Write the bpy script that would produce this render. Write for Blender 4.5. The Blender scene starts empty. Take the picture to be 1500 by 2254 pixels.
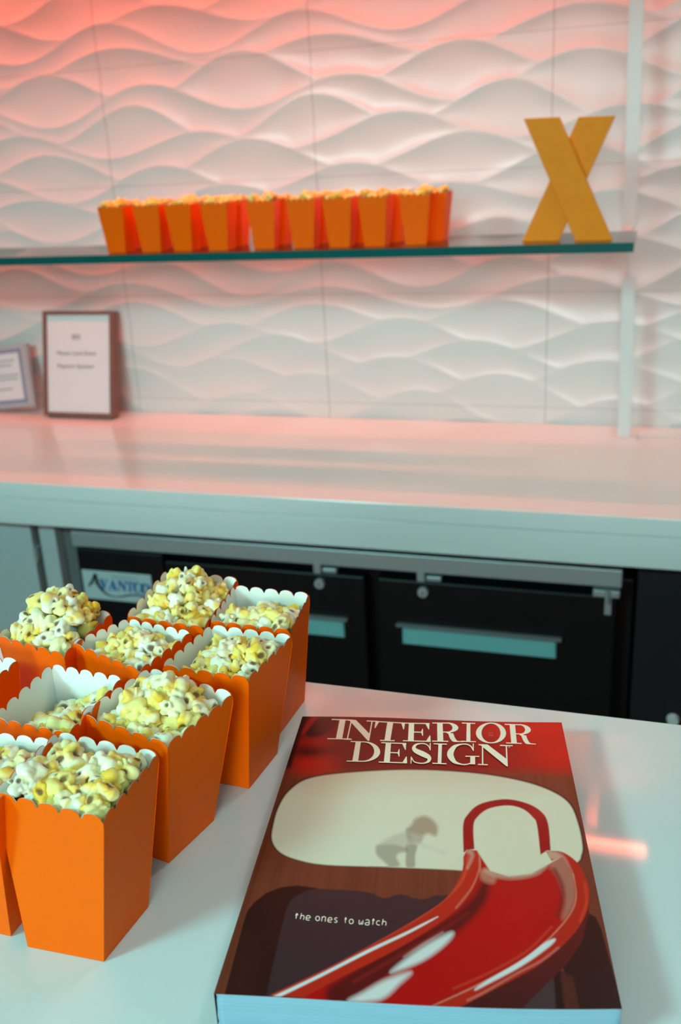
import bpy, bmesh, math, random
import numpy as np
from mathutils import Vector, Matrix

# ------------------------------------------------------------------ camera, world, lights, exposure
sc = bpy.context.scene
COL = sc.collection
W, H = 1500, 2254
Z0 = 1.067                      # height of the bar top above the floor; coordinates below are relative to it
YAW, PITCH, ROLL, FPX, EYE = -0.3187, 0.3489, -0.0529, 2135.14, 0.4701
D = 2.579                       # tiled wall
TX, TZ, TILE = -1.4777, 0.7316, 0.305
ZC, YC, TC = -0.2253, 1.8831, 0.1084   # back counter top, front edge, slab depth
YF = 0.768                      # far edge of the bar

_f = np.array([math.sin(YAW)*math.cos(PITCH), math.cos(YAW)*math.cos(PITCH), -math.sin(PITCH)])
_r0 = np.array([math.cos(YAW), -math.sin(YAW), 0.0]); _u0 = np.cross(_r0, _f)
_r = math.cos(ROLL)*_r0 + math.sin(ROLL)*_u0
_u = -math.sin(ROLL)*_r0 + math.cos(ROLL)*_u0
EYEV = np.array([0, 0, EYE])

def at(px, py, z=None, y=None):
    """a measured point of the photograph on the plane of height z or depth y"""
    d = _f + _r*(px-W/2)/FPX + _u*(H/2-py)/FPX
    t = (z-EYE)/d[2] if z is not None else y/d[1]
    return EYEV + t*d

cam = bpy.data.cameras.new('camera')
camo = bpy.data.objects.new('camera', cam); COL.objects.link(camo)
cam.sensor_fit = 'VERTICAL'; cam.sensor_height = 36; cam.lens = FPX*36/H
cam.clip_start = 0.02
m = Matrix.Identity(4)
for i in range(3):
    m[i][0] = _r[i]; m[i][1] = _u[i]; m[i][2] = -_f[i]
m.translation = Vector((0, 0, EYE+Z0))
camo.matrix_world = m
cam.dof.use_dof = True; cam.dof.focus_distance = 0.72; cam.dof.aperture_fstop = 7.6
sc.camera = camo

sc.view_settings.view_transform = 'Standard'; sc.view_settings.look = 'None'
sc.view_settings.exposure = 1.14; sc.view_settings.gamma = 1.0

world = bpy.data.worlds.new('world'); sc.world = world; world.use_nodes = True
world.node_tree.nodes['Background'].inputs[0].default_value = (0.5, 0.62, 0.62, 1)
world.node_tree.nodes['Background'].inputs[1].default_value = 0.05

def area(name, loc, aim, sx, sy, power, color, spread=math.pi):
    l = bpy.data.lights.new(name, 'AREA'); l.shape = 'RECTANGLE'; l.size = sx; l.size_y = sy
    l.energy = power; l.color = color; l.spread = spread
    o = bpy.data.objects.new(name, l); COL.objects.link(o)
    o.location = Vector(loc) + Vector((0, 0, Z0))
    dvec = Vector(aim) - Vector(loc)
    o.rotation_euler = dvec.to_track_quat('-Z', 'Y').to_euler()
    return o
CEIL = 1.66                     # ceiling (relative)
KEY_C = (0.38, 0.95, 0.94)
area('ceiling_key_lamp', (-1.75, -1.25, CEIL-0.03), (-0.6, 0.6, 0), 0.65, 0.65, 46, KEY_C)
area('wall_fill_light', (-0.4, -2.84, 0.75), (-0.8, 2.5, -0.35), 2.0, 1.1, 2.6, (0.80, 1.0, 0.98), 0.62)  # fill lamp added to brighten the lower tiled wall and counter
area('ceiling_front_lamp', (0.6, -1.4, CEIL-0.03), (-0.3, 1.8, -0.4), 1.0, 0.6, 12, (0.55, 1.0, 0.95))
area('ceiling_bar_lamp', (0.35, 1.45, CEIL-0.03), (-0.2, 0.7, 0), 0.35, 0.35, 4.5, (1.0, 0.86, 0.78))
STRIP_E = 5.5
area('light_strip_lamp', (-1.31, 2.405, 1.425), (-1.31, 2.405+0.20, 0.425), 2.76, 0.022, 9.0, (1.0, 0.145, 0.08), 2.5)

# ------------------------------------------------------------------ helpers
def srgb(r, g, b):
    f = lambda c: (c/255/12.92 if c/255 <= 0.04045 else ((c/255+0.055)/1.055)**2.4)
    return (f(r), f(g), f(b), 1)

def mat(name, color=None, rough=0.5, metal=0.0, spec=0.5, attr=None, noise=None, coat=0.0):
    m_ = bpy.data.materials.new(name); m_.use_nodes = True
    nt = m_.node_tree; b = nt.nodes['Principled BSDF']
    b.inputs['Roughness'].default_value = rough; b.inputs['Metallic'].default_value = metal
    b.inputs['Specular IOR Level'].default_value = spec
    b.inputs['Coat Weight'].default_value = coat; b.inputs['Coat Roughness'].default_value = 0.15
    if attr:
        a = nt.nodes.new('ShaderNodeAttribute'); a.attribute_name = attr
        nt.links.new(a.outputs['Color'], b.inputs['Base Color'])
    elif noise:
        n = nt.nodes.new('ShaderNodeTexNoise'); n.inputs['Scale'].default_value = noise[0]
        tc = nt.nodes.new('ShaderNodeTexCoord'); nt.links.new(tc.outputs['Object'], n.inputs['Vector'])
        mx = nt.nodes.new('ShaderNodeMix'); mx.data_type = 'RGBA'
        mx.inputs[6].default_value = color; mx.inputs[7].default_value = noise[1]
        nt.links.new(n.outputs['Fac'], mx.inputs[0]); nt.links.new(mx.outputs[2], b.inputs['Base Color'])
    else:
        b.inputs['Base Color'].default_value = color
    return m_

def link(o, parent=None):
    COL.objects.link(o)
    if parent is not None:
        o.parent = parent
        o.matrix_parent_inverse = Matrix.Identity(4)
    return o

def tag(o, label=None, cat=None, group=None, kind=None):
    if label: o['label'] = label
    if cat: o['category'] = cat
    if group: o['group'] = group
    if kind: o['kind'] = kind
    return o

def empty(name, loc, label, cat, group=None):
    o = bpy.data.objects.new(name, None); COL.objects.link(o)
    o.location = (loc[0], loc[1], loc[2]+Z0); o.empty_display_size = 0.05
    return tag(o, label, cat, group)

def obj(name, me, mats, parent=None, smooth=False):
    """link a mesh whose vertices are in bar-top coordinates; a child is expressed relative to its parent's origin"""
    o = bpy.data.objects.new(name, me)
    for mm in (mats if isinstance(mats, (list, tuple)) else [mats]): me.materials.append(mm)
    if smooth:
        me.polygons.foreach_set('use_smooth', [True]*len(me.polygons))
    if parent is None:
        # origin at the base centre
        n = len(me.vertices); co = np.empty(n*3); me.vertices.foreach_get('co', co); co = co.reshape(-1, 3)
        mn, mx = co.min(0), co.max(0); c = np.array([(mn[0]+mx[0])/2, (mn[1]+mx[1])/2, mn[2]])
        me.vertices.foreach_set('co', (co-c).ravel()); me.update()
        o.location = (c[0], c[1], c[2]+Z0)
        COL.objects.link(o)
    else:
        base = Vector((0, 0, 0)); p = parent
        while p is not None: base += p.location; p = p.parent
        base -= Vector((0, 0, Z0))
        n = len(me.vertices); co = np.empty(n*3); me.vertices.foreach_get('co', co); co = co.reshape(-1, 3)
        me.vertices.foreach_set('co', (co-np.array(base)).ravel()); me.update()
        link(o, parent)
    return o

class MB:
    def __init__(s): s.bm = bmesh.new()
    def box(s, x0, x1, y0, y1, z0, z1, bev=0.0, mi=0):
        r = bmesh.ops.create_cube(s.bm, size=1.0)
        for v in r['verts']:
            v.co = Vector(((x0+x1)/2+v.co.x*(x1-x0), (y0+y1)/2+v.co.y*(y1-y0), (z0+z1)/2+v.co.z*(z1-z0)))
        fs = {f for v in r['verts'] for f in v.link_faces}
        for f in fs: f.material_index = mi
        if bev:
            es = {e for v in r['verts'] for e in v.link_edges}
            r2 = bmesh.ops.bevel(s.bm, geom=list(es), offset=bev, segments=2, affect='EDGES', profile=0.5)
            for f in r2['faces']: f.material_index = mi
        return s
    def hexa(s, lo, hi, mi=0):
        """lo, hi: 4 corners each, same winding"""
        a = [s.bm.verts.new(p) for p in lo]; b = [s.bm.verts.new(p) for p in hi]
        n = len(a)
        fs = [s.bm.faces.new(a[::-1]), s.bm.faces.new(b)]
        for i in range(n): fs.append(s.bm.faces.new([a[i], a[(i+1) % n], b[(i+1) % n], b[i]]))
        for f in fs: f.material_index = mi
        return s
    def cyl(s, p0, p1, r0, r1=None, n=20, mi=0):
        r1 = r0 if r1 is None else r1
        p0, p1 = Vector(p0), Vector(p1); ax = (p1-p0).normalized()
        a = ax.orthogonal().normalized(); b = ax.cross(a)
        A = [s.bm.verts.new(p0+(a*math.cos(2*math.pi*i/n)+b*math.sin(2*math.pi*i/n))*r0) for i in range(n)]
        B = [s.bm.verts.new(p1+(a*math.cos(2*math.pi*i/n)+b*math.sin(2*math.pi*i/n))*r1) for i in range(n)]
        fs = [s.bm.faces.new(A[::-1]), s.bm.faces.new(B)]
        for i in range(n): fs.append(s.bm.faces.new([A[i], A[(i+1) % n], B[(i+1) % n], B[i]]))
        for f in fs: f.material_index = mi
        return s
    def quads(s, pts, mi=0):
        f = s.bm.faces.new([s.bm.verts.new(p) for p in pts]); f.material_index = mi
        return s
    def mesh(s, name):
        bmesh.ops.recalc_face_normals(s.bm, faces=s.bm.faces)
        me = bpy.data.meshes.new(name); s.bm.to_mesh(me); s.bm.free(); return me

def build(name, mb, m_, parent=None, smooth=False):
    return obj(name, mb.mesh(name), m_, parent, smooth)

def grid_mesh(name, P):
    """P: (ny, nx, 3)"""
    ny, nx = P.shape[:2]
    idx = np.arange(ny*nx).reshape(ny, nx)
    q = np.stack([idx[:-1, :-1], idx[:-1, 1:], idx[1:, 1:], idx[1:, :-1]], -1).reshape(-1, 4)
    me = bpy.data.meshes.new(name)
    me.vertices.add(ny*nx); me.vertices.foreach_set('co', P.reshape(-1, 3).astype(np.float32).ravel())
    me.loops.add(q.size); me.loops.foreach_set('vertex_index', q.ravel().astype(np.int32))
    me.polygons.add(len(q)); me.polygons.foreach_set('loop_start', np.arange(0, q.size, 4, dtype=np.int32))
    me.polygons.foreach_set('loop_total', np.full(len(q), 4, dtype=np.int32))
    me.update(calc_edges=True); me.validate()
    return me

# ------------------------------------------------------------------ materials
M = {}
M['bar'] = mat('white_solid_surface', srgb(216, 230, 230), 0.045, spec=0.5)
M['counter'] = mat('white_quartz', srgb(228, 234, 231), 0.16, spec=0.5)
M['paint'] = mat('painted_wall', srgb(150, 152, 150), 0.7)
M['ceil'] = mat('ceiling_paint', srgb(200, 200, 196), 0.8)
M['floor'] = mat('floor_vinyl', srgb(90, 88, 86), 0.5, noise=(6, srgb(72, 70, 68)))
M['cabinet'] = mat('white_laminate', srgb(205, 210, 210), 0.35)
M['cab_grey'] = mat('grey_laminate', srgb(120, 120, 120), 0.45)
M['black'] = mat('black_powder_coat', srgb(24, 21, 22), 0.42, spec=0.35, noise=(260, srgb(18, 16, 18)))
M['black2'] = mat('black_panel', srgb(38, 36, 37), 0.5, spec=0.35, noise=(200, srgb(30, 28, 30)))
M['steel'] = mat('brushed_steel', srgb(200, 206, 206), 0.42, metal=0.55)
M['chrome'] = mat('chrome', srgb(215, 218, 220), 0.25, metal=0.45)
M['lip'] = mat('grey_lip', srgb(120, 120, 124), 0.4)
M['hslot'] = mat('dark_recess', srgb(10, 9, 9), 0.6)
M['handle'] = mat('brushed_handle', srgb(140, 214, 214), 0.5, metal=0.15)
M['post'] = mat('white_enamel', srgb(226, 224, 222), 0.35)
M['orange'] = mat('orange_card', srgb(255, 101, 0), 0.42, spec=0.09)
M['lining'] = mat('white_card', srgb(236, 236, 230), 0.55)
M['yellow'] = mat('mustard_paint', srgb(240, 142, 0), 0.5, noise=(30, srgb(232, 134, 0)), spec=0.2)
M['frame'] = mat('walnut_frame', srgb(136, 92, 80), 0.45, noise=(40, srgb(118, 78, 68)))
M['sheet'] = mat('printed_sheet', srgb(232, 230, 232), 0.35)
M['ink'] = mat('dark_ink', srgb(64, 58, 60), 0.6)
M['guilloche'] = mat('blue_grey_border', srgb(140, 146, 166), 0.5)
M['silver'] = mat('silver_plaque_edge', srgb(196, 188, 190), 0.4, metal=0.3)
M['pages'] = mat('paper_edges', srgb(225, 232, 236), 0.75)
M['title'] = mat('cream_ink', srgb(255, 244, 220), 0.45)
M['tiny'] = mat('pink_ink', srgb(226, 110, 96), 0.45)
M['plate'] = mat('pale_nameplate', srgb(205, 220, 222), 0.45)
M['blue'] = mat('blue_ink', srgb(0, 118, 186), 0.5)
M['greyink'] = mat('grey_ink', srgb(120, 140, 150), 0.5)
M['darkink'] = mat('charcoal_ink', srgb(40, 44, 46), 0.5)

# paper edges: fine strata
nt = M['pages'].node_tree; b = nt.nodes['Principled BSDF']
tc = nt.nodes.new('ShaderNodeTexCoord'); mp = nt.nodes.new('ShaderNodeMapping'); n = nt.nodes.new('ShaderNodeTexNoise')
mp.inputs['Scale'].default_value = (6, 6, 900); n.inputs['Scale'].default_value = 1.0; n.inputs['Detail'].default_value = 3
mx = nt.nodes.new('ShaderNodeMix'); mx.data_type = 'RGBA'
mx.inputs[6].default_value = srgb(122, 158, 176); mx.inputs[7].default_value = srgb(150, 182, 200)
nt.links.new(tc.outputs['Object'], mp.inputs[0]); nt.links.new(mp.outputs[0], n.inputs['Vector'])
nt.links.new(n.outputs['Fac'], mx.inputs[0]); nt.links.new(mx.outputs[2], b.inputs['Base Color'])

# tiled wall: glossy white ceramic with thin grout lines (object coordinates = metres)
def tile_material():
    m_ = mat('white_wave_tile', srgb(226, 222, 219), 0.3, spec=0.5)
    nt = m_.node_tree; b = nt.nodes['Principled BSDF']
    tc = nt.nodes.new('ShaderNodeTexCoord'); sp = nt.nodes.new('ShaderNodeSeparateXYZ')
    nt.links.new(tc.outputs['Object'], sp.inputs[0])
    def seam(sock, off, period, half):
        a = nt.nodes.new('ShaderNodeMath'); a.operation = 'SUBTRACT'; a.inputs[1].default_value = off-100*period
        nt.links.new(sock, a.inputs[0])
        w_ = nt.nodes.new('ShaderNodeMath'); w_.operation = 'PINGPONG'; w_.inputs[1].default_value = period/2
        nt.links.new(a.outputs[0], w_.inputs[0])
        c = nt.nodes.new('ShaderNodeMath'); c.operation = 'LESS_THAN'; c.inputs[1].default_value = half
        nt.links.new(w_.outputs[0], c.inputs[0]); return c.outputs[0]
    s1 = seam(sp.outputs[0], TX, 2*TILE, 0.0016)
    s2 = seam(sp.outputs[2], TZ, TILE, 0.0016)
    mxm = nt.nodes.new('ShaderNodeMath'); mxm.operation = 'MAXIMUM'
    s3 = nt.nodes.new('ShaderNodeMath'); s3.operation = 'MULTIPLY'; s3.inputs[1].default_value = 0.6
    nt.links.new(s2, s3.inputs[0]); nt.links.new(s1, mxm.inputs[0]); nt.links.new(s3.outputs[0], mxm.inputs[1])
    mx = nt.nodes.new('ShaderNodeMix'); mx.data_type = 'RGBA'
    mx.inputs[6].default_value = srgb(226, 222, 219); mx.inputs[7].default_value = srgb(194, 186, 182)
    nt.links.new(mxm.outputs[0], mx.inputs[0]); nt.links.new(mx.outputs[2], b.inputs['Base Color'])
    return m_
M['tile'] = tile_material()

# shelf glass: clear faces reflect and let light through, cut edges are deep sea green
def glass_material():
    m_ = bpy.data.materials.new('clear_shelf_glass'); m_.use_nodes = True; nt = m_.node_tree
    nt.nodes.clear()
    out = nt.nodes.new('ShaderNodeOutputMaterial'); mxs = nt.nodes.new('ShaderNodeMixShader')
    tr = nt.nodes.new('ShaderNodeBsdfTransparent'); tr.inputs[0].default_value = (0.86, 0.93, 0.91, 1)
    gl = nt.nodes.new('ShaderNodeBsdfGlossy'); gl.inputs['Roughness'].default_value = 0.03
    fr = nt.nodes.new('ShaderNodeFresnel'); fr.inputs[0].default_value = 1.5
    nt.links.new(fr.outputs[0], mxs.inputs[0]); nt.links.new(tr.outputs[0], mxs.inputs[1]); nt.links.new(gl.outputs[0], mxs.inputs[2])
    nt.links.new(mxs.outputs[0], out.inputs[0]); return m_
M['glass'] = glass_material()
M['glass_edge'] = mat('green_glass_edge', srgb(4, 86, 84), 0.12, spec=0.6)

# light strip
def strip_material():
    m_ = mat('salmon_led_diffuser', srgb(255, 200, 190), 0.5)
    b = m_.node_tree.nodes['Principled BSDF']
    b.inputs['Emission Color'].default_value = (1.0, 0.17, 0.085, 1); b.inputs['Emission Strength'].default_value = STRIP_E
    return m_
M['strip'] = strip_material()
M['lamp'] = mat('lamp_diffuser', srgb(240, 245, 244), 0.5)

# popcorn: the colour of each flake is stored on the mesh, with a tint that differs from flake to flake
def popcorn_material():
    m_ = mat('buttered_popcorn', srgb(250, 240, 200), 0.55, spec=0.3)
    nt = m_.node_tree; b = nt.nodes['Principled BSDF']
    a = nt.nodes.new('ShaderNodeAttribute'); a.attribute_name = 'flake'
    oi = nt.nodes.new('ShaderNodeObjectInfo')
    rp = nt.nodes.new('ShaderNodeMapRange'); rp.inputs[1].default_value = 0.25; rp.inputs[2].default_value = 0.95
    rp.inputs[3].default_value = 0.0; rp.inputs[4].default_value = 0.95
    nt.links.new(oi.outputs['Random'], rp.inputs[0])
    mx = nt.nodes.new('ShaderNodeMix'); mx.data_type = 'RGBA'; mx.blend_type = 'MULTIPLY'
    mx.inputs[7].default_value = srgb(255, 236, 138)
    nt.links.new(rp.outputs[0], mx.inputs[0]); nt.links.new(a.outputs['Color'], mx.inputs[6])
    nt.links.new(mx.outputs[2], b.inputs['Base Color'])
    b.inputs['Subsurface Weight'].default_value = 0.25
    b.inputs['Subsurface Radius'].default_value = (0.004, 0.003, 0.0015); b.inputs['Subsurface Scale'].default_value = 0.6
    return m_
M['popcorn'] = popcorn_material()
M['cover'] = mat('printed_cover', rough=0.3, spec=0.25, attr='print')

# ------------------------------------------------------------------ the room
FLOOR = -Z0
RX0, RX1, RY0 = -3.4, 2.4, -2.9
def structure(name, mb, m_):
    o = build(name, mb, m_); o['kind'] = 'structure'; return o
structure('floor', MB().box(RX0, RX1, RY0, D+0.12, FLOOR-0.1, FLOOR), M['floor'])
structure('ceiling', MB().box(RX0, RX1, RY0, D+0.12, CEIL, CEIL+0.1), M['ceil'])
structure('shading_bulkhead_1', MB().box(RX0, RX1, 0.75, 0.95, 1.10, CEIL), M['ceil'])  # unseen bulkhead, added to keep the front lamps off the upper tiles
structure('wall_left', MB().box(RX0-0.1, RX0, RY0, D+0.12, FLOOR, CEIL), M['paint'])
structure('wall_right', MB().box(RX1, RX1+0.1, RY0, D+0.12, FLOOR, CEIL), M['paint'])
structure('wall_front', MB().box(RX0, RX1, RY0-0.1, RY0, FLOOR, CEIL), M['paint'])

def relief_wall():
    x0, x1, z0, z1 = -2.6, 1.0, ZC-0.02, CEIL
    nx, nz = 400, 560
    xs = np.linspace(x0, x1, nx); zs = np.linspace(z0, z1, nz)
    rng = np.random.RandomState(5)
    s = 0.052
    rows = []
    k0 = -1
    nrow = int((z1-z0)/s)+5
    for i in range(nrow):
        lam = 0.50+0.13*rng.rand()
        ph = math.pi*(i % 2)+rng.uniform(-0.75, 0.75)
        a = s*(0.58+0.30*rng.rand())
        zz = z0-2*s+i*s + a*np.sin(2*np.pi*xs/lam+ph) + 0.18*s*np.sin(2*np.pi*xs/(lam*1.9)+ph*2.3)
        if rows: zz = np.maximum(zz, rows[-1]+0.0035)
        rows.append(zz)
    R_ = np.array(rows)                                  # (rows, nx)
    hgt = np.zeros((nz, nx))
    for c in range(nx):
        k = np.searchsorted(R_[:, c], zs)-1
        lo = R_[k, c]; hi = R_[np.minimum(k+1, nrow-1), c]
        g = np.maximum(hi-lo, 1e-4); t = np.clip((zs-lo)/g, 0, 1)
        d = 0.0050*np.clip(g/(1.75*s), 0, 1)**1.15
        tt = t**0.85
        hgt[:, c] = d*(4*tt*(1-tt))**0.9                   # hollow between crests
    X, Z = np.meshgrid(xs, zs)
    P = np.stack([X, D-0.004+hgt, Z], -1)
    me = grid_mesh('wall_back', P)
    o = bpy.data.objects.new('wall_back', me); me.materials.append(M['tile']); COL.objects.link(o)
    # plain wall around and behind, same mesh
    bm = bmesh.new(); bm.from_mesh(me)
    for f in bm.faces: f.smooth = True
    bm.faces.ensure_lookup_table()
    if bm.faces[0].normal.y > 0: bmesh.ops.reverse_faces(bm, faces=bm.faces)
    yb = D+0.012
    def bx(a0, a1, b0, b1, c0, c1):
        r = bmesh.ops.create_cube(bm, size=1)
        for v in r['verts']: v.co = Vector(((a0+a1)/2+v.co.x*(a1-a0), (b0+b1)/2+v.co.y*(b1-b0), (c0+c1)/2+v.co.z*(c1-c0)))
    bx(RX0, RX1, yb, D+0.12, FLOOR, CEIL)
    bx(RX0, x0, D, yb, FLOOR, CEIL); bx(x1, RX1, D, yb, FLOOR, CEIL)
    bm.to_mesh(me); bm.free()
    o.location = (0, 0, Z0); o['kind'] = 'structure'
    return o
relief_wall()

t = empty('added_fill_window_1', (-0.4, RY0, -0.1), None, None)  # made-up window, added only to house the wall fill lamp
t['kind'] = 'structure'
build('frame', MB().box(-1.47, -1.41, RY0, RY0+0.05, 0.14, 1.36).box(0.61, 0.67, RY0, RY0+0.05, 0.14, 1.36).box(-1.41, 0.61, RY0, RY0+0.05, 0.14, 0.2).box(-1.41, 0.61, RY0, RY0+0.05, 1.3, 1.36), M['post'], t)
build('pane', MB().box(-1.41, 0.61, RY0+0.01, RY0+0.02, 0.2, 1.3), M['lamp'], t)
# ceiling panels that hold the lamps
def ceiling_panel(x, y, sx, sy, label):
    t = empty('ceiling_light', (x, y, CEIL), label, 'ceiling light', None)
    build('housing', MB().box(x-sx/2-0.03, x+sx/2+0.03, y-sy/2-0.03, y+sy/2+0.03, CEIL-0.02, CEIL-0.001, 0.004), M['post'], t)
    build('diffuser', MB().box(x-sx/2, x+sx/2, y-sy/2, y+sy/2, CEIL-0.026, CEIL-0.0205), M['lamp'], t)
ceiling_panel(-1.75, -1.25, 0.65, 0.65, 'large square white ceiling light panel above the customer side of the bar')
ceiling_panel(0.6, -1.4, 1.0, 0.6, 'oblong white ceiling light panel on the right above the customer side')
ceiling_panel(0.35, 1.45, 0.35, 0.35, 'small square ceiling light above the aisle behind the bar')

# salmon light strip high on the tiled wall
t = empty('light_strip', (-1.2, 2.45, 1.43), 'long glowing salmon light strip mounted high on the wave-tiled wall', 'light strip')
build('channel', MB().box(-2.7, 0.08, 2.375, 2.435, 1.450, 1.475).box(-2.0, -1.97, 2.435, 2.578, 1.456, 1.47).box(-0.8, -0.77, 2.435, 2.578, 1.456, 1.47), M['post'], t)
build('diffuser', MB().box(-2.69, 0.075, 2.394, 2.416, 1.4365, 1.4495, 0.003), M['strip'], t)

# ------------------------------------------------------------------ back bar: counter, cabinet, refrigerator
t = empty('back_counter', (-0.6, (YC+D)/2, ZC-TC), 'long glossy white back counter with a deep front edge against the tiled wall', 'counter')
build('worktop', MB().box(RX0+0.01, RX1-0.01, YC, D-0.008, ZC-0.04, ZC, 0.0025), M['counter'], t)
build('front_apron', MB().box(RX0+0.01, RX1-0.01, YC+0.0005, YC+0.03, ZC-TC, ZC-0.0405, 0.0015), M['counter'], t)
YB = 1.943
zt = ZC-TC-0.001
t = empty('base_cabinet', (-2.2, 2.2, FLOOR), 'white base cabinet with a closed door under the left of the back counter', 'cabinet')
build('carcass', MB().box(-3.0, -1.475, YB+0.03, D-0.03, FLOOR, ZC-0.042), M['cabinet'], t)
dr = build('door', MB().box(-2.1, -1.470, YB, YB+0.022, FLOOR+0.1, zt-0.006, 0.002), M['cabinet'], t)
build('hinge', MB().box(-1.470, -1.458, YB-0.004, YB+0.02, -0.455, -0.42, 0.002).cyl((-1.462, YB-0.005, -0.458), (-1.462, YB-0.005, -0.418), 0.0035, n=12), M['chrome'], dr)
t = empty('filler_post', (-1.42, YB+0.1, FLOOR), 'narrow white upright post between the cabinet and the black refrigerator', 'upright post')
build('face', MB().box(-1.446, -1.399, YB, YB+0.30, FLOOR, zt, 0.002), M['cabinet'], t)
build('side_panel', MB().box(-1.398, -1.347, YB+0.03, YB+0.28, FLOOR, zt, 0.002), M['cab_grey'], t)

t = empty('undercounter_refrigerator', (-0.67, 2.25, FLOOR), 'black two-door undercounter refrigerator with a steel top rail and white nameplate', 'refrigerator')
build('body', MB().box(-1.345, -0.002, YB+0.035, D-0.06, FLOOR+0.08, -0.402, 0.003).box(-1.345, -1.105, YB, YB+0.034, FLOOR+0.1, -0.413, 0.004), M['black'], t)
build('kick_plate', MB().box(-1.33, -0.01, YB+0.06, YB+0.09, FLOOR, FLOOR+0.08), M['black2'], t)
build('top_rail', MB().box(-1.345, -0.027, YB-0.012, YB+0.03, -0.403, -0.363, 0.002).box(-1.345, -0.03, YB+0.03, D-0.1, -0.401, -0.396), M['steel'], t)
def fridge_door(x0, x1, hx0, hx1, lx):
    d = build('door', MB().box(x0, x1, YB-0.004, YB+0.032, FLOOR+0.1, -0.428, 0.004), M['black'], t)
    hd = build('handle', MB().hexa([(hx0, YB-0.0045, -0.541), (hx1, YB-0.0045, -0.541), (hx1, YB-0.0045, -0.588), (hx0, YB-0.0045, -0.588)],
                                   [(hx0+0.004, YB-0.009, -0.545), (hx1-0.004, YB-0.009, -0.545), (hx1-0.002, YB-0.007, -0.586), (hx0+0.002, YB-0.007, -0.586)]), M['handle'], d)
    build('lip', MB().box(hx0-0.012, hx1+0.012, YB-0.020, YB-0.0045, -0.540, -0.533, 0.002), M['lip'], d)
    lk = build('lock', MB().cyl((lx, YB-0.0045, -0.452), (lx, YB-0.012, -0.452), 0.0125, 0.0115, 24)
               .cyl((lx, YB-0.012, -0.452), (lx, YB-0.0135, -0.452), 0.008, 0.0075, 20), M['chrome'], d)
    build('keyhole', MB().box(lx-0.001, lx+0.001, YB-0.0142, YB-0.0136, -0.457, -0.447), M['hslot'], lk)
    build('latch', MB().box(lx-0.014, lx+0.004, YB-0.006, YB+0.012, -0.428, -0.404, 0.002).box(lx+0.006, lx+0.04, YB+0.0, YB+0.02, -0.4275, -0.416, 0.002), M['steel'], d)
    return d
fridge_door(-1.098, -0.592, -0.99, -0.645, -0.699)
d2 = fridge_door(-0.560, -0.036, -0.505, -0.158, -0.454)
build('hinge', MB().box(-0.085, -0.03, YB-0.012, YB+0.02, -0.4275, -0.412, 0.002).cyl((-0.055, YB-0.012, -0.44), (-0.055, YB-0.012, -0.41), 0.005, n=14)
      .box(-0.06, -0.046, YB-0.0075, YB-0.0042, -0.47, -0.428, 0.001), M['steel'], d2)

# ------------------------------------------------------------------ lettering toolkit
def bl(quad, u, v):
    """quad: BL, BR, TR, TL"""
    a, b_, c, d = [np.array(q, float) for q in quad]
    return (a*(1-u)+b_*u)*(1-v)+(d*(1-u)+c*u)*v
def rect(x0, y0, x1, y1): return [(x0, y0), (x1, y0), (x1, y1), (x0, y1)]
def arc(cx, cy, rx, ry, a0, a1, n=28):
    return [(cx+rx*math.cos(a0+(a1-a0)*i/n), cy+ry*math.sin(a0+(a1-a0)*i/n)) for i in range(n+1)]
def catmull(P, n=8, closed=False):
    P = [np.array(p, float) for p in P]; out = []
    L = len(P)
    for i in range(L if closed else L-1):
        if closed: a, b_, c, d = P[(i-1) % L], P[i], P[(i+1) % L], P[(i+2) % L]
        else: a, b_, c, d = P[max(i-1, 0)], P[i], P[i+1], P[min(i+2, L-1)]
        for k in range(n):
            t_ = k/n
            out.append(0.5*((2*b_)+(-a+c)*t_+(2*a-5*b_+4*c-d)*t_*t_+(-a+3*b_-3*c+d)*t_**3))
    if not closed: out.append(P[-1])
    return out
def ribbon(P, n=6):
    """P: (x, y, width) -> list of quads"""
    C = catmull(P, n); C = np.array(C); T = np.gradient(C[:, :2], axis=0); T /= np.linalg.norm(T, axis=1)[:, None]+1e-9
    N = np.stack([-T[:, 1], T[:, 0]], 1); A = C[:, :2]+N*C[:, 2:3]/2; B = C[:, :2]-N*C[:, 2:3]/2
    return [[tuple(A[i]), tuple(A[i+1]), tuple(B[i+1]), tuple(B[i])] for i in range(len(C)-1)]
def ring(cx, cy, rx, ry, ix, iy, a0, a1, n=40):
    o = arc(cx, cy, rx, ry, a0, a1, n); i = arc(cx, cy, ix, iy, a0, a1, n)
    return [[o[k], o[k+1], i[k+1], i[k]] for k in range(n)]
PI = math.pi
HL = 0.05
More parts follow.
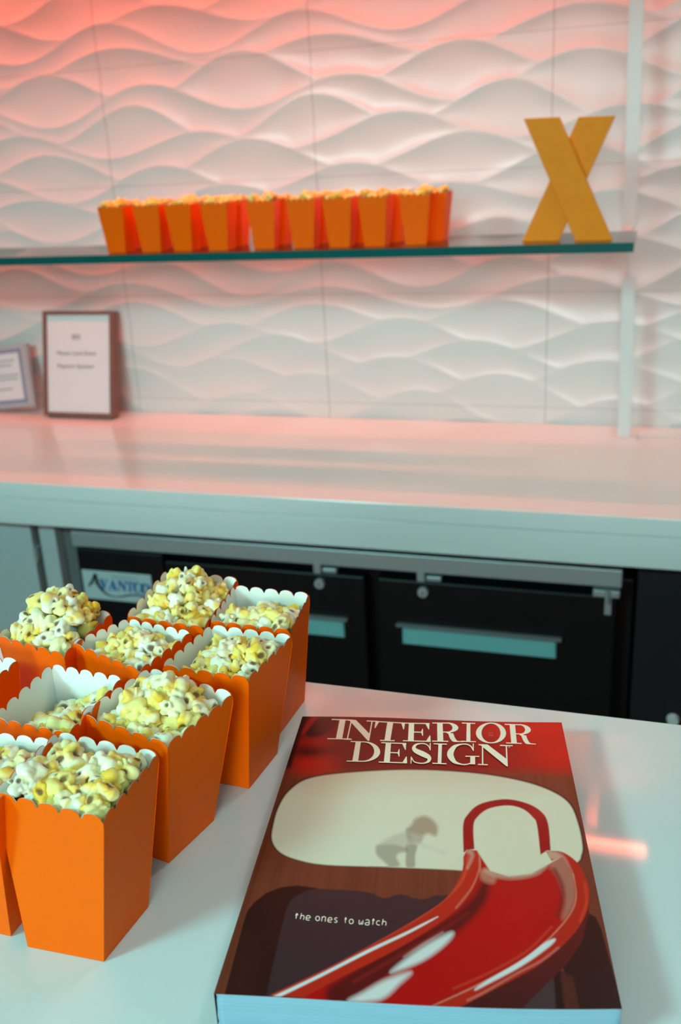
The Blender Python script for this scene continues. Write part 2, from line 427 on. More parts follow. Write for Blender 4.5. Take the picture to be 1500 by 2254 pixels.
SERIF = {
 'I': [rect(.365, 0, .635, 1), rect(0, 0, 1, HL), rect(0, 1-HL, 1, 1)],
 'N': [rect(.10, 0, .14, 1), rect(-.02, 0, .27, HL), [(0, 1), (.27, 1), (.85, .30), (.85, -.02), (.81, -.02), (.06, .95), (0, .95)],
       rect(.81, 0, .85, 1), rect(.64, 1-HL, 1.02, 1)],
 'T': [rect(.40, 0, .60, 1), rect(.25, 0, .75, HL), rect(0, 1-HL, 1, 1), [(0, 1), (0, .64), (.025, .64), (.12, 1-HL)], [(1, 1), (1, .64), (.975, .64), (.88, 1-HL)]],
 'E': [rect(.18, 0, .39, 1), rect(0, 1-HL, 1, 1), rect(0, 0, 1, HL), [(.99, 1), (.97, .66), (.945, .66), (.84, 1-HL)], [(1, 0), (1, .34), (.975, .34), (.84, HL)],
       rect(.38, .48, .72, .53), [(.73, .32), (.73, .69), (.705, .69), (.66, .53), (.66, .48), (.705, .32)]],
 'R': [rect(.17, 0, .36, 1), rect(0, 1-HL, .55, 1), rect(0, 0, .52, HL), rect(.36, .485, .56, .53)] + ring(.52, .745, .37, .26, .17, .21, -PI/2, PI/2, 24)
      + [[(.44, .5), (.62, .52), (.62, .42), (.53, .42)], [(.53, .45), (.70, .45), (.745, .2), (.575, .2)], [(.575, .2), (.745, .2), (.80, .07), (.64, .04)], [(.64, .04), (.80, .07), (.86, .045), (.78, 0), (.70, 0)], [(.78, 0), (1.0, 0), (1.0, .035), (.84, .05)]],
 'D': [rect(.17, 0, .345, 1), rect(0, 1-HL, .5, 1), rect(0, 0, .5, HL)] + ring(.47, .5, .53, .5, .34, .45, -PI/2, PI/2, 36),
 'O': ring(.5, .5, .5, .505, .315, .455, 0, 2*PI, 56),
 'S': ribbon([(.90, .70, .04), (.82, .86, .045), (.66, .955, .05), (.45, .965, .055), (.25, .90, .10), (.17, .75, .17), (.28, .61, .22), (.58, .47, .25), (.84, .32, .20), (.84, .15, .13), (.66, .045, .06), (.42, .035, .05), (.2, .10, .045), (.09, .28, .04)])
      + [rect(.88, .66, .925, 1), rect(.05, 0, .09, .33)],
 'G': ribbon([(.81, .70, .04), (.74, .87, .045), (.6, .965, .05), (.42, .955, .06), (.24, .86, .13), (.13, .66, .19), (.10, .5, .20), (.13, .34, .19), (.24, .14, .13), (.42, .045, .06), (.58, .03, .05), (.72, .09, .045), (.76, .2, .04)])
      + [rect(.72, .04, .87, .42), rect(.57, .385, 1.0, .43), rect(.80, .66, .83, 1)],
 'C': ribbon([(.93, .70, .04), (.84, .87, .045), (.68, .965, .05), (.48, .955, .06), (.26, .86, .13), (.13, .66, .19), (.10, .5, .20), (.13, .34, .19), (.26, .14, .13), (.48, .045, .06), (.68, .04, .05), (.86, .13, .045), (.95, .3, .04)]) + [rect(.91, .66, .945, 1)],
 'V': [[(.08, 1), (.36, 1), (.62, .25), (.52, -.02)], [(.50, 0), (.55, 0), (.90, 1), (.84, 1)], rect(0, .94, .46, 1), rect(.7, .94, 1, 1)],
 'A': [[(.92, 0), (.64, 0), (.38, .75), (.48, 1.02)], [(.12, 0), (.17, 0), (.52, 1), (.46, 1)], rect(0, 0, .32, .06), rect(.54, 0, 1, .06), rect(.24, .3, .75, .36)],
}
def letters_mesh(items, place, eps=0.0):
    """items: (glyph, quad); place(px, py, k) -> 3-D"""
    mb = MB(); k = 0
    for g, quad in items:
        for poly in SERIF[g]:
            pts = [bl(quad, u_, v_) for u_, v_ in poly]
            mb.quads([place(p[0], p[1], k) for p in pts]); k += 1
    return mb
def text_mesh(s, size, align='CENTER', spacing=1.0):
    cu = bpy.data.curves.new('text', 'FONT'); cu.body = s; cu.size = size; cu.align_x = align; cu.space_character = spacing
    cu.resolution_u = 3
    o = bpy.data.objects.new('text', cu); COL.objects.link(o)
    dg = bpy.context.evaluated_depsgraph_get(); dg.update()
    me = bpy.data.meshes.new_from_object(o.evaluated_get(dg)); bpy.data.objects.remove(o); bpy.data.curves.remove(cu)
    return me
def place_text(me, org, ex, ey):
    org, ex, ey = np.array(org), np.array(ex), np.array(ey)
    co = np.empty(len(me.vertices)*3); me.vertices.foreach_get('co', co); co = co.reshape(-1, 3)
    me.vertices.foreach_set('co', (org+co[:, :1]*ex+co[:, 1:2]*ey).ravel()); me.update(); return me

# nameplate of the refrigerator
npl = build('nameplate', MB().box(-1.336, -1.141, YB-0.0035, YB-0.0002, -0.5485, -0.4695, 0.001), M['plate'], t)
def np_place(x_, y_, k=0): return (-1.336+0.195*x_, YB-0.0040-0.00002*k, -0.5485+0.079*y_)
word = 'VANTCO'; its = []
xw = [.235, .37, .51, .64, .74, .85, .975]
for i, ch in enumerate(word):
    x0_, x1_ = xw[i], xw[i+1]-0.005
    sk = 0.03
    for dx in (-.006, .006):
        its.append((ch, [(x0_-sk*0.3+dx, .37), (x1_-sk*0.3+dx, .37), (x1_+sk*.4+dx, .73), (x0_+sk*.4+dx, .73)]))
build('lettering', letters_mesh(its, np_place), M['blue'], npl)
mb = MB(); k = 0
for q in ribbon([(.085, .44, .035), (.125, .58, .035), (.165, .72, .04), (.20, .87, .055)], 6) + \
         ribbon([(.20, .90, .05), (.205, .75, .045), (.215, .60, .05), (.24, .45, .05), (.29, .30, .045), (.36, .19, .04), (.45, .15, .035), (.55, .18, .04), (.66, .25, .045), (.76, .28, .05), (.85, .26, .055), (.93, .17, .05), (1.0, .0, .03)], 8) + \
         ribbon([(.115, .58, .03), (.20, .57, .03)], 2):
    mb.quads([np_place(x_, y_, 30+k*0.2) for x_, y_ in q]); k += 1
build('emblem', mb, M['darkink'], npl)
tm = text_mesh('REFRIGERATION', 0.0088, 'LEFT', 1.15)
obj('small_print', place_text(tm, np_place(.43, .80, 8), (1, 0, 0), (0, 0, 1)), M['greyink'], npl)

# black cabinet to the right and its white knob
t = empty('black_cabinet', (1.0, 2.2, FLOOR), 'plain black cabinet front under the right of the back counter, with a white knob', 'cabinet')
build('front_panel', MB().box(0.004, 2.3, YB-0.002, D-0.05, FLOOR, zt, 0.003), M['black2'], t)
kp = at(1482, 1587, y=YB-0.02)
build('knob', MB().cyl((kp[0], YB-0.002, kp[2]), (kp[0], YB-0.012, kp[2]), 0.006, 0.006, 16).cyl((kp[0], YB-0.012, kp[2]), (kp[0], YB-0.024, kp[2]), 0.0135, 0.011, 24), M['post'], t)

# ------------------------------------------------------------------ bar in front
t = empty('bar_counter', (-0.1, 0.45, FLOOR), 'glossy white bar top in the foreground carrying the popcorn boxes and magazine', 'bar counter')
build('bar_top', MB().box(-1.9, 1.3, 0.02, YF, -0.04, 0.0, 0.0025), M['bar'], t)
build('base', MB().box(-1.88, 1.28, 0.28, YF-0.06, FLOOR, -0.0405, 0.003), M['cabinet'], t)

# ------------------------------------------------------------------ glass shelf and its post
YS = 2.10; ZS = at(1396, 544.5, y=2.10)[2]; YSB = 2.388
SHX = at(1396, 544.5, y=2.10)[0]
mb = MB(); mb.box(RX0+0.05, SHX, YS, YSB, ZS-0.0095, ZS+0.0095, 0.0008)
me = mb.mesh('glass_shelf')
for p in me.polygons: p.material_index = 0 if abs(p.normal.z) > 0.9 else 1
shelf = obj('glass_shelf', me, [M['glass'], M['glass_edge']])
tag(shelf, 'long clear glass shelf with a sea-green cut edge in front of the tiled wall', 'shelf')
PXm, PYm = -0.049, 2.462
t = empty('shelf_post', (PXm, PYm, ZC), 'slim white square post standing on the back counter and holding the glass shelf', 'post')
zlo = at(1381, 612, y=PYm)[2]
def post_tube(za, zb):
    f = lambda z: PXm-0.021*(z-ZC)
    c = lambda z: [(f(z)-0.0155, PYm-0.008, z), (f(z)+0.0155, PYm-0.008, z), (f(z)+0.0155, PYm+0.008, z), (f(z)-0.0155, PYm+0.008, z)]
    return MB().hexa(c(za), c(zb))
build('lower_tube', post_tube(ZC+0.004, zlo), M['post'], t)
build('upper_tube', post_tube(ZS+0.012, CEIL-0.001), M['post'], t)
build('pin', MB().cyl((PXm-0.014, PYm, zlo-0.002), (PXm-0.014, PYm, ZS+0.013), 0.005, n=16).box(PXm-0.024, PXm-0.004, 2.30, PYm-0.001, ZS-0.0155, ZS-0.0097, 0.001).box(PXm-0.024, PXm-0.004, 2.389, PYm-0.001, ZS-0.0155, ZS+0.012, 0.001), M['post'], t)
build('base_plate', MB().box(PXm-0.033, PXm+0.033, PYm-0.028, PYm+0.028, ZC+0.0002, ZC+0.004, 0.001), M['post'], t)

# ------------------------------------------------------------------ the yellow X on the shelf
yx = 2.165; zx = ZS+0.0097
t = empty('letter_x', (-0.2, yx, zx), 'large mustard yellow letter X of two crossed boards standing on the glass shelf', 'letter')
def slab(name, px4, y0, y1):
    F = [at(a_, b_, y=yx) for a_, b_ in px4]
    for i in (2, 3): F[i][2] = zx
    lo = [(p[0], y0, p[2]) for p in F]; hi = [(p[0], y1, p[2]) for p in F]
    me_ = MB().hexa(lo, hi)
    bmesh.ops.bevel(me_.bm, geom=list(me_.bm.edges), offset=0.0008, segments=1, affect='EDGES')
    build(name, me_, M['yellow'], t)
slab('front_board', [(1153, 261), (1232, 257), (1349, 533), (1267, 534)], yx, yx+0.014)
slab('back_board', [(1273, 257), (1355, 254), (1229, 537), (1148, 537)], yx+0.0145, yx+0.0285)

# ------------------------------------------------------------------ framed sign and certificate
def lean_box(org, ex, ey, ez, x0, x1, y0, y1, z0, z1):
    P = lambda a_, b_, c_: tuple(np.array(org)+np.array(ex)*a_+np.array(ey)*b_+np.array(ez)*c_)
    return [P(x0, y0, z0), P(x1, y0, z0), P(x1, y1, z0), P(x0, y1, z0)], [P(x0, y0, z1), P(x1, y0, z1), P(x1, y1, z1), P(x0, y1, z1)]
fy = 2.462
pl_ = at(97, 915, y=fy); pr_ = at(249, 917, y=fy)
fw = pr_[0]-pl_[0]; fh = 0.312; lean = 0.235
org = np.array([pl_[0], fy, ZC+0.0006]); ex = (1, 0, 0); ez = (0, math.sin(lean), math.cos(lean)); ey = (0, math.cos(lean), -math.sin(lean))
th = 0.032; org = org+np.array([0, 0, th*math.sin(lean)])
t = empty('picture_frame', (org[0]+fw/2, fy, ZC), 'brown framed white sign with three lines of text leaning on the tiled wall', 'picture frame')
bw = 0.0115
mb = MB()
for (a0, a1, c0, c1) in ((0, fw, 0, bw), (0, fw, fh-bw, fh), (0, bw, bw, fh-bw), (fw-bw, fw, bw, fh-bw)):
    mb.hexa(*lean_box(org, ex, ey, ez, a0, a1, 0, th, c0, c1))
build('moulding', mb, M['frame'], t)
build('backing', MB().hexa(*lean_box(org, ex, ey, ez, bw, fw-bw, 0.010, th-0.002, bw, fh-bw)), M['frame'], t)
sh = build('printed_sheet', MB().hexa(*lean_box(org, ex, ey, ez, bw+.0002, fw-bw-.0002, 0.006, 0.0098, bw+.0002, fh-bw-.0002)), M['sheet'], t)
M['sheet'].node_tree.nodes['Principled BSDF'].inputs['Roughness'].default_value = 0.12
def frame_text(s, cx, cz, size, nm):
    me_ = text_mesh(s, size)
    o3 = org+np.array(ex)*cx*fw+np.array(ez)*cz*fh+np.array(ey)*0.0056
    obj(nm, place_text(me_, o3, ex, ez), M['ink'], sh)
frame_text('IBX', .47, .735, 0.0205, 'heading')
frame_text('Master Level Event', .47, .585, 0.0172, 'text_line')
frame_text('Popcorn Sponsor', .46, .462, 0.0178, 'text_line')

cy_ = 2.50
br = at(75, 876, y=cy_); tr_ = at(52, 754, y=cy_+0.02)
ang = 0.10
hx_ = np.array([math.cos(ang), 0, math.sin(ang)]); ln = 0.16
hz_ = np.array([-math.sin(ang)*math.cos(ln), math.sin(ln), math.cos(ang)*math.cos(ln)]); hy_ = np.cross(hz_, hx_)
cw, chh = 0.24, 0.192
o3 = np.array([br[0], cy_, br[2]])-hx_*cw
o3[2] = ZC+0.002
t = empty('certificate_plaque', (o3[0]+cw/2, cy_, ZC), 'silver-edged certificate plaque tilted against the wall, cut by the left photo edge', 'certificate')
build('board', MB().hexa(*lean_box(o3, hx_, hy_, hz_, 0, cw, 0, 0.014, 0, chh)), M['silver'], t)
sh = build('paper', MB().hexa(*lean_box(o3, hx_, hy_, hz_, 0.010, cw-0.018, -0.0015, -0.0002, 0.010, chh-0.008)), M['sheet'], t)
mb = MB()
bx0, bx1, bz0, bz1, bb = 0.012, cw-0.020, 0.012, chh-0.010, 0.014
for (a0, a1, c0, c1) in ((bx0, bx1, bz0, bz0+bb), (bx0, bx1, bz1-bb, bz1), (bx0, bx0+bb, bz0+bb, bz1-bb), (bx1-bb, bx1, bz0+bb, bz1-bb)):
    mb.hexa(*lean_box(o3, hx_, hy_, hz_, a0, a1, -0.0019, -0.0016, c0, c1))
build('border', mb, M['guilloche'], sh)
mb = MB()
for c_, wd in ((.75, .36), (.68, .30), (.52, .40), (.46, .38), (.30, .25)):
    mb.hexa(*lean_box(o3, hx_, hy_, hz_, cw*(.5-wd), cw*(.5+wd*.8), -0.0018, -0.0016, chh*c_, chh*c_+0.0035))
build('text_lines', mb, M['greyink'], sh)

# ------------------------------------------------------------------ popcorn flakes
def flake_mesh(name, seed, sub=4):
    rng = np.random.RandomState(seed)
    bm = bmesh.new(); bmesh.ops.create_icosphere(bm, subdivisions=sub, radius=1.0)
    V = np.array([v.co[:] for v in bm.verts])
    nl = rng.randint(4, 7); ns = rng.randint(9, 15)
    C = rng.normal(size=(nl, 3)); C /= np.linalg.norm(C, axis=1)[:, None]
    for _ in range(30):                       # spread the big lobes
        for i in range(nl):
            dd = C[i]-C; ds = np.linalg.norm(dd, axis=1)+1e-6; ds[i] = 1e9
            C[i] += 0.05*(dd/ds[:, None]**3).sum(0); C[i] /= np.linalg.norm(C[i])
    C2 = rng.normal(size=(ns, 3)); C2 /= np.linalg.norm(C2, axis=1)[:, None]
    C = np.concatenate([C, C2])
    off = np.concatenate([rng.uniform(0.34, 0.58, nl), rng.uniform(0.55, 0.85, ns)])
    rad = np.concatenate([rng.uniform(0.36, 0.58, nl), rng.uniform(0.14, 0.27, ns)])
    elong = rng.normal(size=3); elong /= np.linalg.norm(elong)
    r = np.full(len(V), 0.42)
    vals = [r]
    for c, o_, q in zip(C*off[:, None], off, rad):
        b_ = V@c; disc = b_*b_-(c@c-q*q)
        vals.append(np.where(disc > 0, b_+np.sqrt(np.maximum(disc, 0)), 0))
    vals = np.array(vals); k = 34.0
    r = np.log(np.exp(k*vals).sum(0))/k
    # small bumps
    for f_, a_ in ((3.2, .08), (7, .05), (15, .022)):
        ph = rng.uniform(0, 6.28, (3, 3)); A3 = rng.normal(size=(3, 3))*f_
        nz_ = sum(np.sin(V@A3[i]+ph[i, 0]) for i in range(3))/3
        r = r*(1+a_*nz_)
    # hull hollow where the kernel split
    hull = np.zeros(len(V))
    nh = rng.randint(2, 5)
    for _ in range(nh):
        h = rng.normal(size=3); h /= np.linalg.norm(h)
        an = np.arccos(np.clip(V@h, -1, 1)); w_ = rng.uniform(.24, .52)
        g_ = np.exp(-(an/w_)**2)
        r = r-0.42*g_*(r-0.22); hull = np.maximum(hull, np.clip((g_-0.45)/0.25, 0, 1))
    P = V*r[:, None]
    P += np.outer(P@elong, elong)*rng.uniform(0.0, 0.35)
    P /= np.abs(P).max()
    for v, p in zip(bm.verts, P): v.co = p
    me_ = bpy.data.meshes.new(name); bm.to_mesh(me_); bm.free()
    me_.polygons.foreach_set('use_smooth', [True]*len(me_.polygons))
    # colour: cream, butter patches, brown hull
    ph = rng.uniform(0, 6.28, 4); A3 = rng.normal(size=(4, 3))*2.2
    nb = sum(np.sin(P@A3[i]+ph[i]) for i in range(4))/4
    butter = np.clip((nb-rng.uniform(-0.30, 0.25))*2.4, 0, 1)[:, None]
    cream = np.array(srgb(255, 249, 224)[:3]); yel = np.array(srgb(252, 205, 40)[:3]); brown = np.array(srgb(104, 58, 20)[:3])
    c = cream*(1-butter*.8)+yel*butter*.8
    c = c*(1-hull[:, None]*.9)+brown*hull[:, None]*.9
    at_ = me_.attributes.new('flake', 'FLOAT_COLOR', 'POINT')
    at_.data.foreach_set('color', np.concatenate([c, np.ones((len(c), 1))], 1).astype(np.float32).ravel())
    me_.materials.append(M['popcorn'])
    return me_
FLAKES = [flake_mesh('popcorn', 100+i) for i in range(14)]
SMALL = [flake_mesh('popcorn_small', 300+i, 3) for i in range(6)]
stuff = []                                   # (mesh variant, matrix) of the flakes that go into one heap object

# ------------------------------------------------------------------ popcorn boxes
BH = 0.1074
def box_meshes(bot, top, nsc=5, bump=0.0052, seg=7, thick=0.0006):
    """bot, top: FL FR BR BL corners; scalloped rim; returns outer sleeve with floor, and inner lining"""
    def shell(inset, zoff):
        bm = bmesh.new()
        cb = np.mean(bot, 0); ct = np.mean(top, 0)
        B = [b_+(cb-b_)/np.linalg.norm(cb-b_)*inset*1.414+np.array([0, 0, zoff]) for b_ in bot]
        T = [p+(ct-p)/np.linalg.norm(ct-p)*inset*1.414 for p in top]
        for i in range(4):
            b0, b1, t0, t1 = B[i], B[(i+1) % 4], T[i], T[(i+1) % 4]
            up = ((t0+t1)/2-(b0+b1)/2); up /= np.linalg.norm(up)
            n_ = nsc*seg; lowv = []; midv = []; topv = []
            for k_ in range(n_+1):
                s_ = k_/n_; ph = (s_*nsc) % 1.0
                if k_ == n_: ph = 0
                h_ = bump*math.sqrt(max(0, 1-(2*ph-1)**2)) if ph > 0 else 0.0
                lowv.append(bm.verts.new(b0+(b1-b0)*s_))
                midv.append(bm.verts.new(t0+(t1-t0)*s_-up*0.004))
                topv.append(bm.verts.new(t0+(t1-t0)*s_+up*h_))
            for k_ in range(n_):
                bm.faces.new([lowv[k_], lowv[k_+1], midv[k_+1], midv[k_]])
                bm.faces.new([midv[k_], midv[k_+1], topv[k_+1], topv[k_]])
        bm.faces.new([bm.verts.new(p) for p in B[::-1]])
        bmesh.ops.remove_doubles(bm, verts=bm.verts, dist=1e-6)
        return bm
    o_ = shell(0, 0); i_ = shell(thick, 0.001)
    mo = bpy.data.meshes.new('popcorn_box'); o_.to_mesh(mo); o_.free()
    mi_ = bpy.data.meshes.new('inner_lining')
    bmesh.ops.reverse_faces(i_, faces=i_.faces); i_.to_mesh(mi_); i_.free()
    return mo, mi_

TW, TD, BW, BD = 0.0735, 0.0680, 0.0490, 0.0545
def corners(name, px):
    """fill in the corners the photo hides from a regular box"""
    return px
def rigid(cx, cy, a, w_, d_, z):
    c, s_ = math.cos(a), math.sin(a)
    return [np.array([cx+c*x_-s_*y_, cy+s_*x_+c*y_, z]) for x_, y_ in ((-w_/2, -d_/2), (w_/2, -d_/2), (w_/2, d_/2), (-w_/2, d_/2))]
def measured(top_px, bot_px, cen, a):
    """top_px/bot_px: dict corner index -> pixel"""
    top = rigid(cen[0], cen[1], a, TW, TD, BH); bot = rigid(cen[0], cen[1], a, BW, BD, 0.0004)
    def fit(model, px, z):
        got = {k_: at(p[0], p[1], z=z) for k_, p in px.items()}
        if not got: return model, False
        sh_ = np.mean([got[k_]-model[k_] for k_ in got], 0)
        out = [model[k_]+sh_ for k_ in range(4)]
        for k_ in got: out[k_] = got[k_]
        if len(got) == 3:
            miss = [k_ for k_ in range(4) if k_ not in got][0]
            out[miss] = out[(miss+1) % 4]+out[(miss-1) % 4]-out[(miss+2) % 4]
        return out, True
    top, _ = fit(top, top_px, BH)
    bot2, ok = fit(bot, bot_px, 0.0004)
    if not ok:
        sh_ = np.mean(top, 0)-np.mean(bot, 0); sh_[2] = 0
        bot2 = [p+sh_ for p in bot]
    elif len(bot_px) < 3:
        # one or two corners known: keep a regular base under the rim
        pass
    return top, bot2
BOXES = [
 # name, top px, bottom px, centre, yaw, label, popcorn group phrase, level(u, v)
 ('A', {0: (-11, 1757), 1: (228, 1815), 2: (350, 1670)}, {0: (61, 2084), 1: (229, 2117), 2: (327, 1996)}, (-.331, .438), 0.0,
  'orange scalloped popcorn box nearest the camera, filled right up to its brim', 'the nearest orange box',
  lambda u_, v_: 0.004-0.010*max(0, v_-.72)/.28+0.004*math.sin(5*u_+2)),
 ('B', {0: (178, 1582), 1: (369, 1649), 2: (514, 1537)}, {1: (372, 1900), 2: (471, 1806)}, (-.322, .532), -.2,
  'orange popcorn box directly behind the nearest one, popcorn heaped to a point in its middle', 'the second orange box beside the magazine',
  lambda u_, v_: -0.008+0.020*math.exp(-(((u_-.45)/.33)**2+((v_-.62)/.33)**2))),
 ('C', {0: (358, 1474), 1: (547, 1502), 2: (644, 1409)}, {1: (549, 1736), 2: (611, 1658)}, (-.305, .620), -.08,
  'orange popcorn box standing closest to the top left corner of the magazine', 'the orange box closest to the magazine corner',
  lambda u_, v_: -0.006+0.012*math.exp(-(((u_-.6)/.4)**2+((v_-.55)/.35)**2))-0.006*(1-u_)),
 ('D', {0: (463, 1376), 1: (640, 1397), 2: (682, 1316)}, {1: (618, 1614), 2: (671, 1542)}, (-.309, .700), .05,
  'orange popcorn box farthest to the right, at the far edge of the bar', 'the far right orange box',
  lambda u_, v_: -0.010+0.008*u_+0.006*math.sin(6*v_)),
 ('F', {0: (280, 1365), 1: (450, 1390), 2: (525, 1283)}, {}, (-.380, .695), .0,
  'orange popcorn box with a tall yellow mound rising in front of the refrigerator nameplate', 'the orange box before the nameplate',
  lambda u_, v_: -0.006+0.024*math.exp(-(((u_-.45)/.30)**2+((v_-.6)/.33)**2))),
 ('E', {0: (159, 1425), 1: (308, 1486), 2: (422, 1401), 3: (284, 1372)}, {}, (-.388, .620), -.2,
  'orange popcorn box in the middle of the group with level popcorn below its rim', 'the orange box in the middle of the group',
  lambda u_, v_: -0.007+0.009*math.exp(-(((u_-.45)/.3)**2+((v_-.55)/.3)**2))),
 ('G', {0: (-4, 1409), 1: (142, 1450), 2: (247, 1360)}, {}, (-.466, .628), -.1,
  'overfull orange popcorn box with a broad rounded heap in front of the white cabinet', 'the overfull orange box before the cabinet',
  lambda u_, v_: -0.002+0.030*math.exp(-(((u_-.5)/.42)**2+((v_-.6)/.4)**2))),
 ('H', {0: (-16, 1590), 1: (152, 1626), 2: (271, 1502)}, {}, (-.398, .525), -.05,
  'half-empty orange popcorn box showing much of its white inside walls', 'the half-empty orange box',
  lambda u_, v_: -0.028+0.022*u_+0.004*math.sin(7*v_)),
 ('I', {1: (-14, 1790), 2: (117, 1640)}, {}, (-.410, .436), .0,
  'orange popcorn box mostly hidden behind the left side of the nearest box', 'the mostly hidden orange box',
  lambda u_, v_: -0.001-0.004*v_),
 ('J', {2: (42, 1462)}, {}, (-.498, .533), .0,
  'orange popcorn box cut off at the photo edge, only its far corner showing', 'the orange box cut by the photo edge',
  lambda u_, v_: -0.022),
]
random.seed(3); rng = np.random.RandomState(11)
def rot_matrix():
    q = rng.normal(size=4); q /= np.linalg.norm(q); w_, x_, y_, z_ = q
    return Matrix(((1-2*(y_*y_+z_*z_), 2*(x_*y_-z_*w_), 2*(x_*z_+y_*w_)), (2*(x_*y_+z_*w_), 1-2*(x_*x_+z_*z_), 2*(y_*z_-x_*w_)), (2*(x_*z_-y_*w_), 2*(y_*z_+x_*w_), 1-2*(x_*x_+y_*y_)))).to_4x4()
n_flakes = 0
def fill_box(top, bot, level, phrase, individual=True, spacing=0.0140, rmean=0.0106, small=False, limit=99):
    global n_flakes
    top = np.array(top); bot = np.array(bot)
    def inside(u_, v_, z):
        f_ = (z-bot[0][2])/(top[0][2]-bot[0][2]); f_ = min(f_, 1.0)
        Q = bot+(top-bot)*f_
        p = (Q[0]*(1-u_)+Q[1]*u_)*(1-v_)+(Q[3]*(1-u_)+Q[2]*u_)*v_
        return np.array([p[0], p[1], z])
    wu = np.linalg.norm(top[1]-top[0]); wv = np.linalg.norm(top[3]-top[0])
    ztop = top[0][2]
    pts = []
    nu = max(3, int(round((wu-2*rmean*.75)/spacing))+1); nv = max(3, int(round((wv-2*rmean*.75)/(spacing*.93)))+1)
    for j in range(nv):
        for i in range(nu):
            u_ = (i+0.5*(j % 2)*0.6)/(nu-1+0.3)+rng.uniform(-.035, .035); v_ = j/(nv-1)+rng.uniform(-.035, .035)
            mu, mv = rmean*1.05/wu, rmean*1.05/wv
            u_ = mu+(1-2*mu)*min(max(u_, 0), 1); v_ = mv+(1-2*mv)*min(max(v_, 0), 1)
            h_ = ztop+level(u_, v_)+0.005-rmean*0.62+rng.uniform(-.0028, .0028)
            pts.append((u_, v_, h_))
    for n_, (u_, v_, h_) in enumerate(pts):
        edge = min(u_*wu, (1-u_)*wu, v_*wv, (1-v_)*wv)
        r_ = min(rmean*rng.uniform(.86, 1.22), max(edge-0.0012, 0.006))
        p = inside(u_, v_, h_)
        mtx = Matrix.Translation(Vector((p[0], p[1], p[2]))) @ rot_matrix() @ Matrix.Scale(r_, 4)
        if individual and n_ < limit:
            o = bpy.data.objects.new('popcorn', FLAKES[rng.randint(len(FLAKES))]); COL.objects.link(o)
            o.matrix_world = Matrix.Translation((0, 0, Z0)) @ mtx
            tag(o, 'cream and butter-yellow popped popcorn flake in '+phrase, 'popcorn', 'popcorn in '+phrase)
            n_flakes += 1
        else:
            stuff.append((SMALL[rng.randint(len(SMALL))], mtx))
    # the layer underneath
    if not small:
        for (u_, v_, h_) in pts:
            if rng.rand() < 0.75:
                p = inside(min(max(u_+rng.uniform(-.06, .06), .2), .8), min(max(v_+rng.uniform(-.06, .06), .2), .8), h_-0.0098)
                stuff.append((SMALL[rng.randint(len(SMALL))], Matrix.Translation(Vector(p)) @ rot_matrix() @ Matrix.Scale(rmean*1.05, 4)))

for (nm, tp, bp_, cen, a, label, phrase, lev) in BOXES:
    top, bot = measured(tp, bp_, cen, a)
    mo, mi_ = box_meshes(bot, top)
    o = obj('popcorn_box', mo, M['orange'])
    tag(o, label, 'popcorn box', 'orange popcorn boxes on the bar')
    obj('inner_lining', mi_, M['lining'], o)
    lim = {'J': 8, 'I': 26}.get(nm, 99)
    fill_box(top, bot, lev, phrase, limit=lim)

# boxes on the glass shelf
SH = [((238, 554), 0.0), ((313, 553), .06), ((384, 556), -.03), ((461, 554), 0.0), ((558, 546), .13), ((646, 545), .06), ((725, 541), .02), ((803, 542), -.02), ((889, 538), .15)]
ZB = ZS+0.0099
def shelf_box(cx, cy, a, label, group, lev):
    top = rigid(cx, cy, a, 0.0670, 0.0640, ZB+0.103); bot = rigid(cx, cy, a, 0.0470, 0.0470, ZB)
    mo, mi_ = box_meshes(bot, top, seg=5)
    o = obj('popcorn_box', mo, M['orange']); tag(o, label, 'popcorn box', group); obj('inner_lining', mi_, M['lining'], o)
    fill_box(top, bot, lev, '', individual=False, small=True, spacing=0.017)
ORD = ['first', 'second', 'third', 'fourth', 'middle', 'fourth', 'third', 'second', 'first']
for i, (p, a) in enumerate(SH):
    yy = 2.155+0.004*((i*7) % 3-1)+(0.012 if i in (4, 8) else 0)
    q = at(p[0], p[1], y=yy)
    end = 'left' if i < 4 else 'right'
    lab = 'orange popcorn box in the front row on the glass shelf, %s from the %s end' % (ORD[i], end) if i != 4 else 'orange popcorn box at the exact middle of the front row on the glass shelf'
    shelf_box(q[0]+0.024, yy+0.024, a, lab, 'front row of popcorn boxes on the shelf', (lambda s_: (lambda u_, v_: 0.005+0.005*math.sin(9*u_+s_)))(i*1.7))
REAR = [290, 362, 440, 522, 618, 703, 787, 868, 962]
for i, px in enumerate(REAR):
    xx = at(px, 500, y=2.29)[0]
    end = 'left' if i < 4 else 'right'
    lab = 'orange popcorn box in the rear row on the glass shelf, %s from the %s end' % (ORD[i], end) if i != 4 else 'orange popcorn box at the exact middle of the rear row on the glass shelf'
    shelf_box(xx, 2.276+0.003*(i % 2), 0.04*math.sin(i*2.1), lab, 'rear row of popcorn boxes on the shelf', lambda u_, v_: 0.006+0.004*math.sin(8*u_))

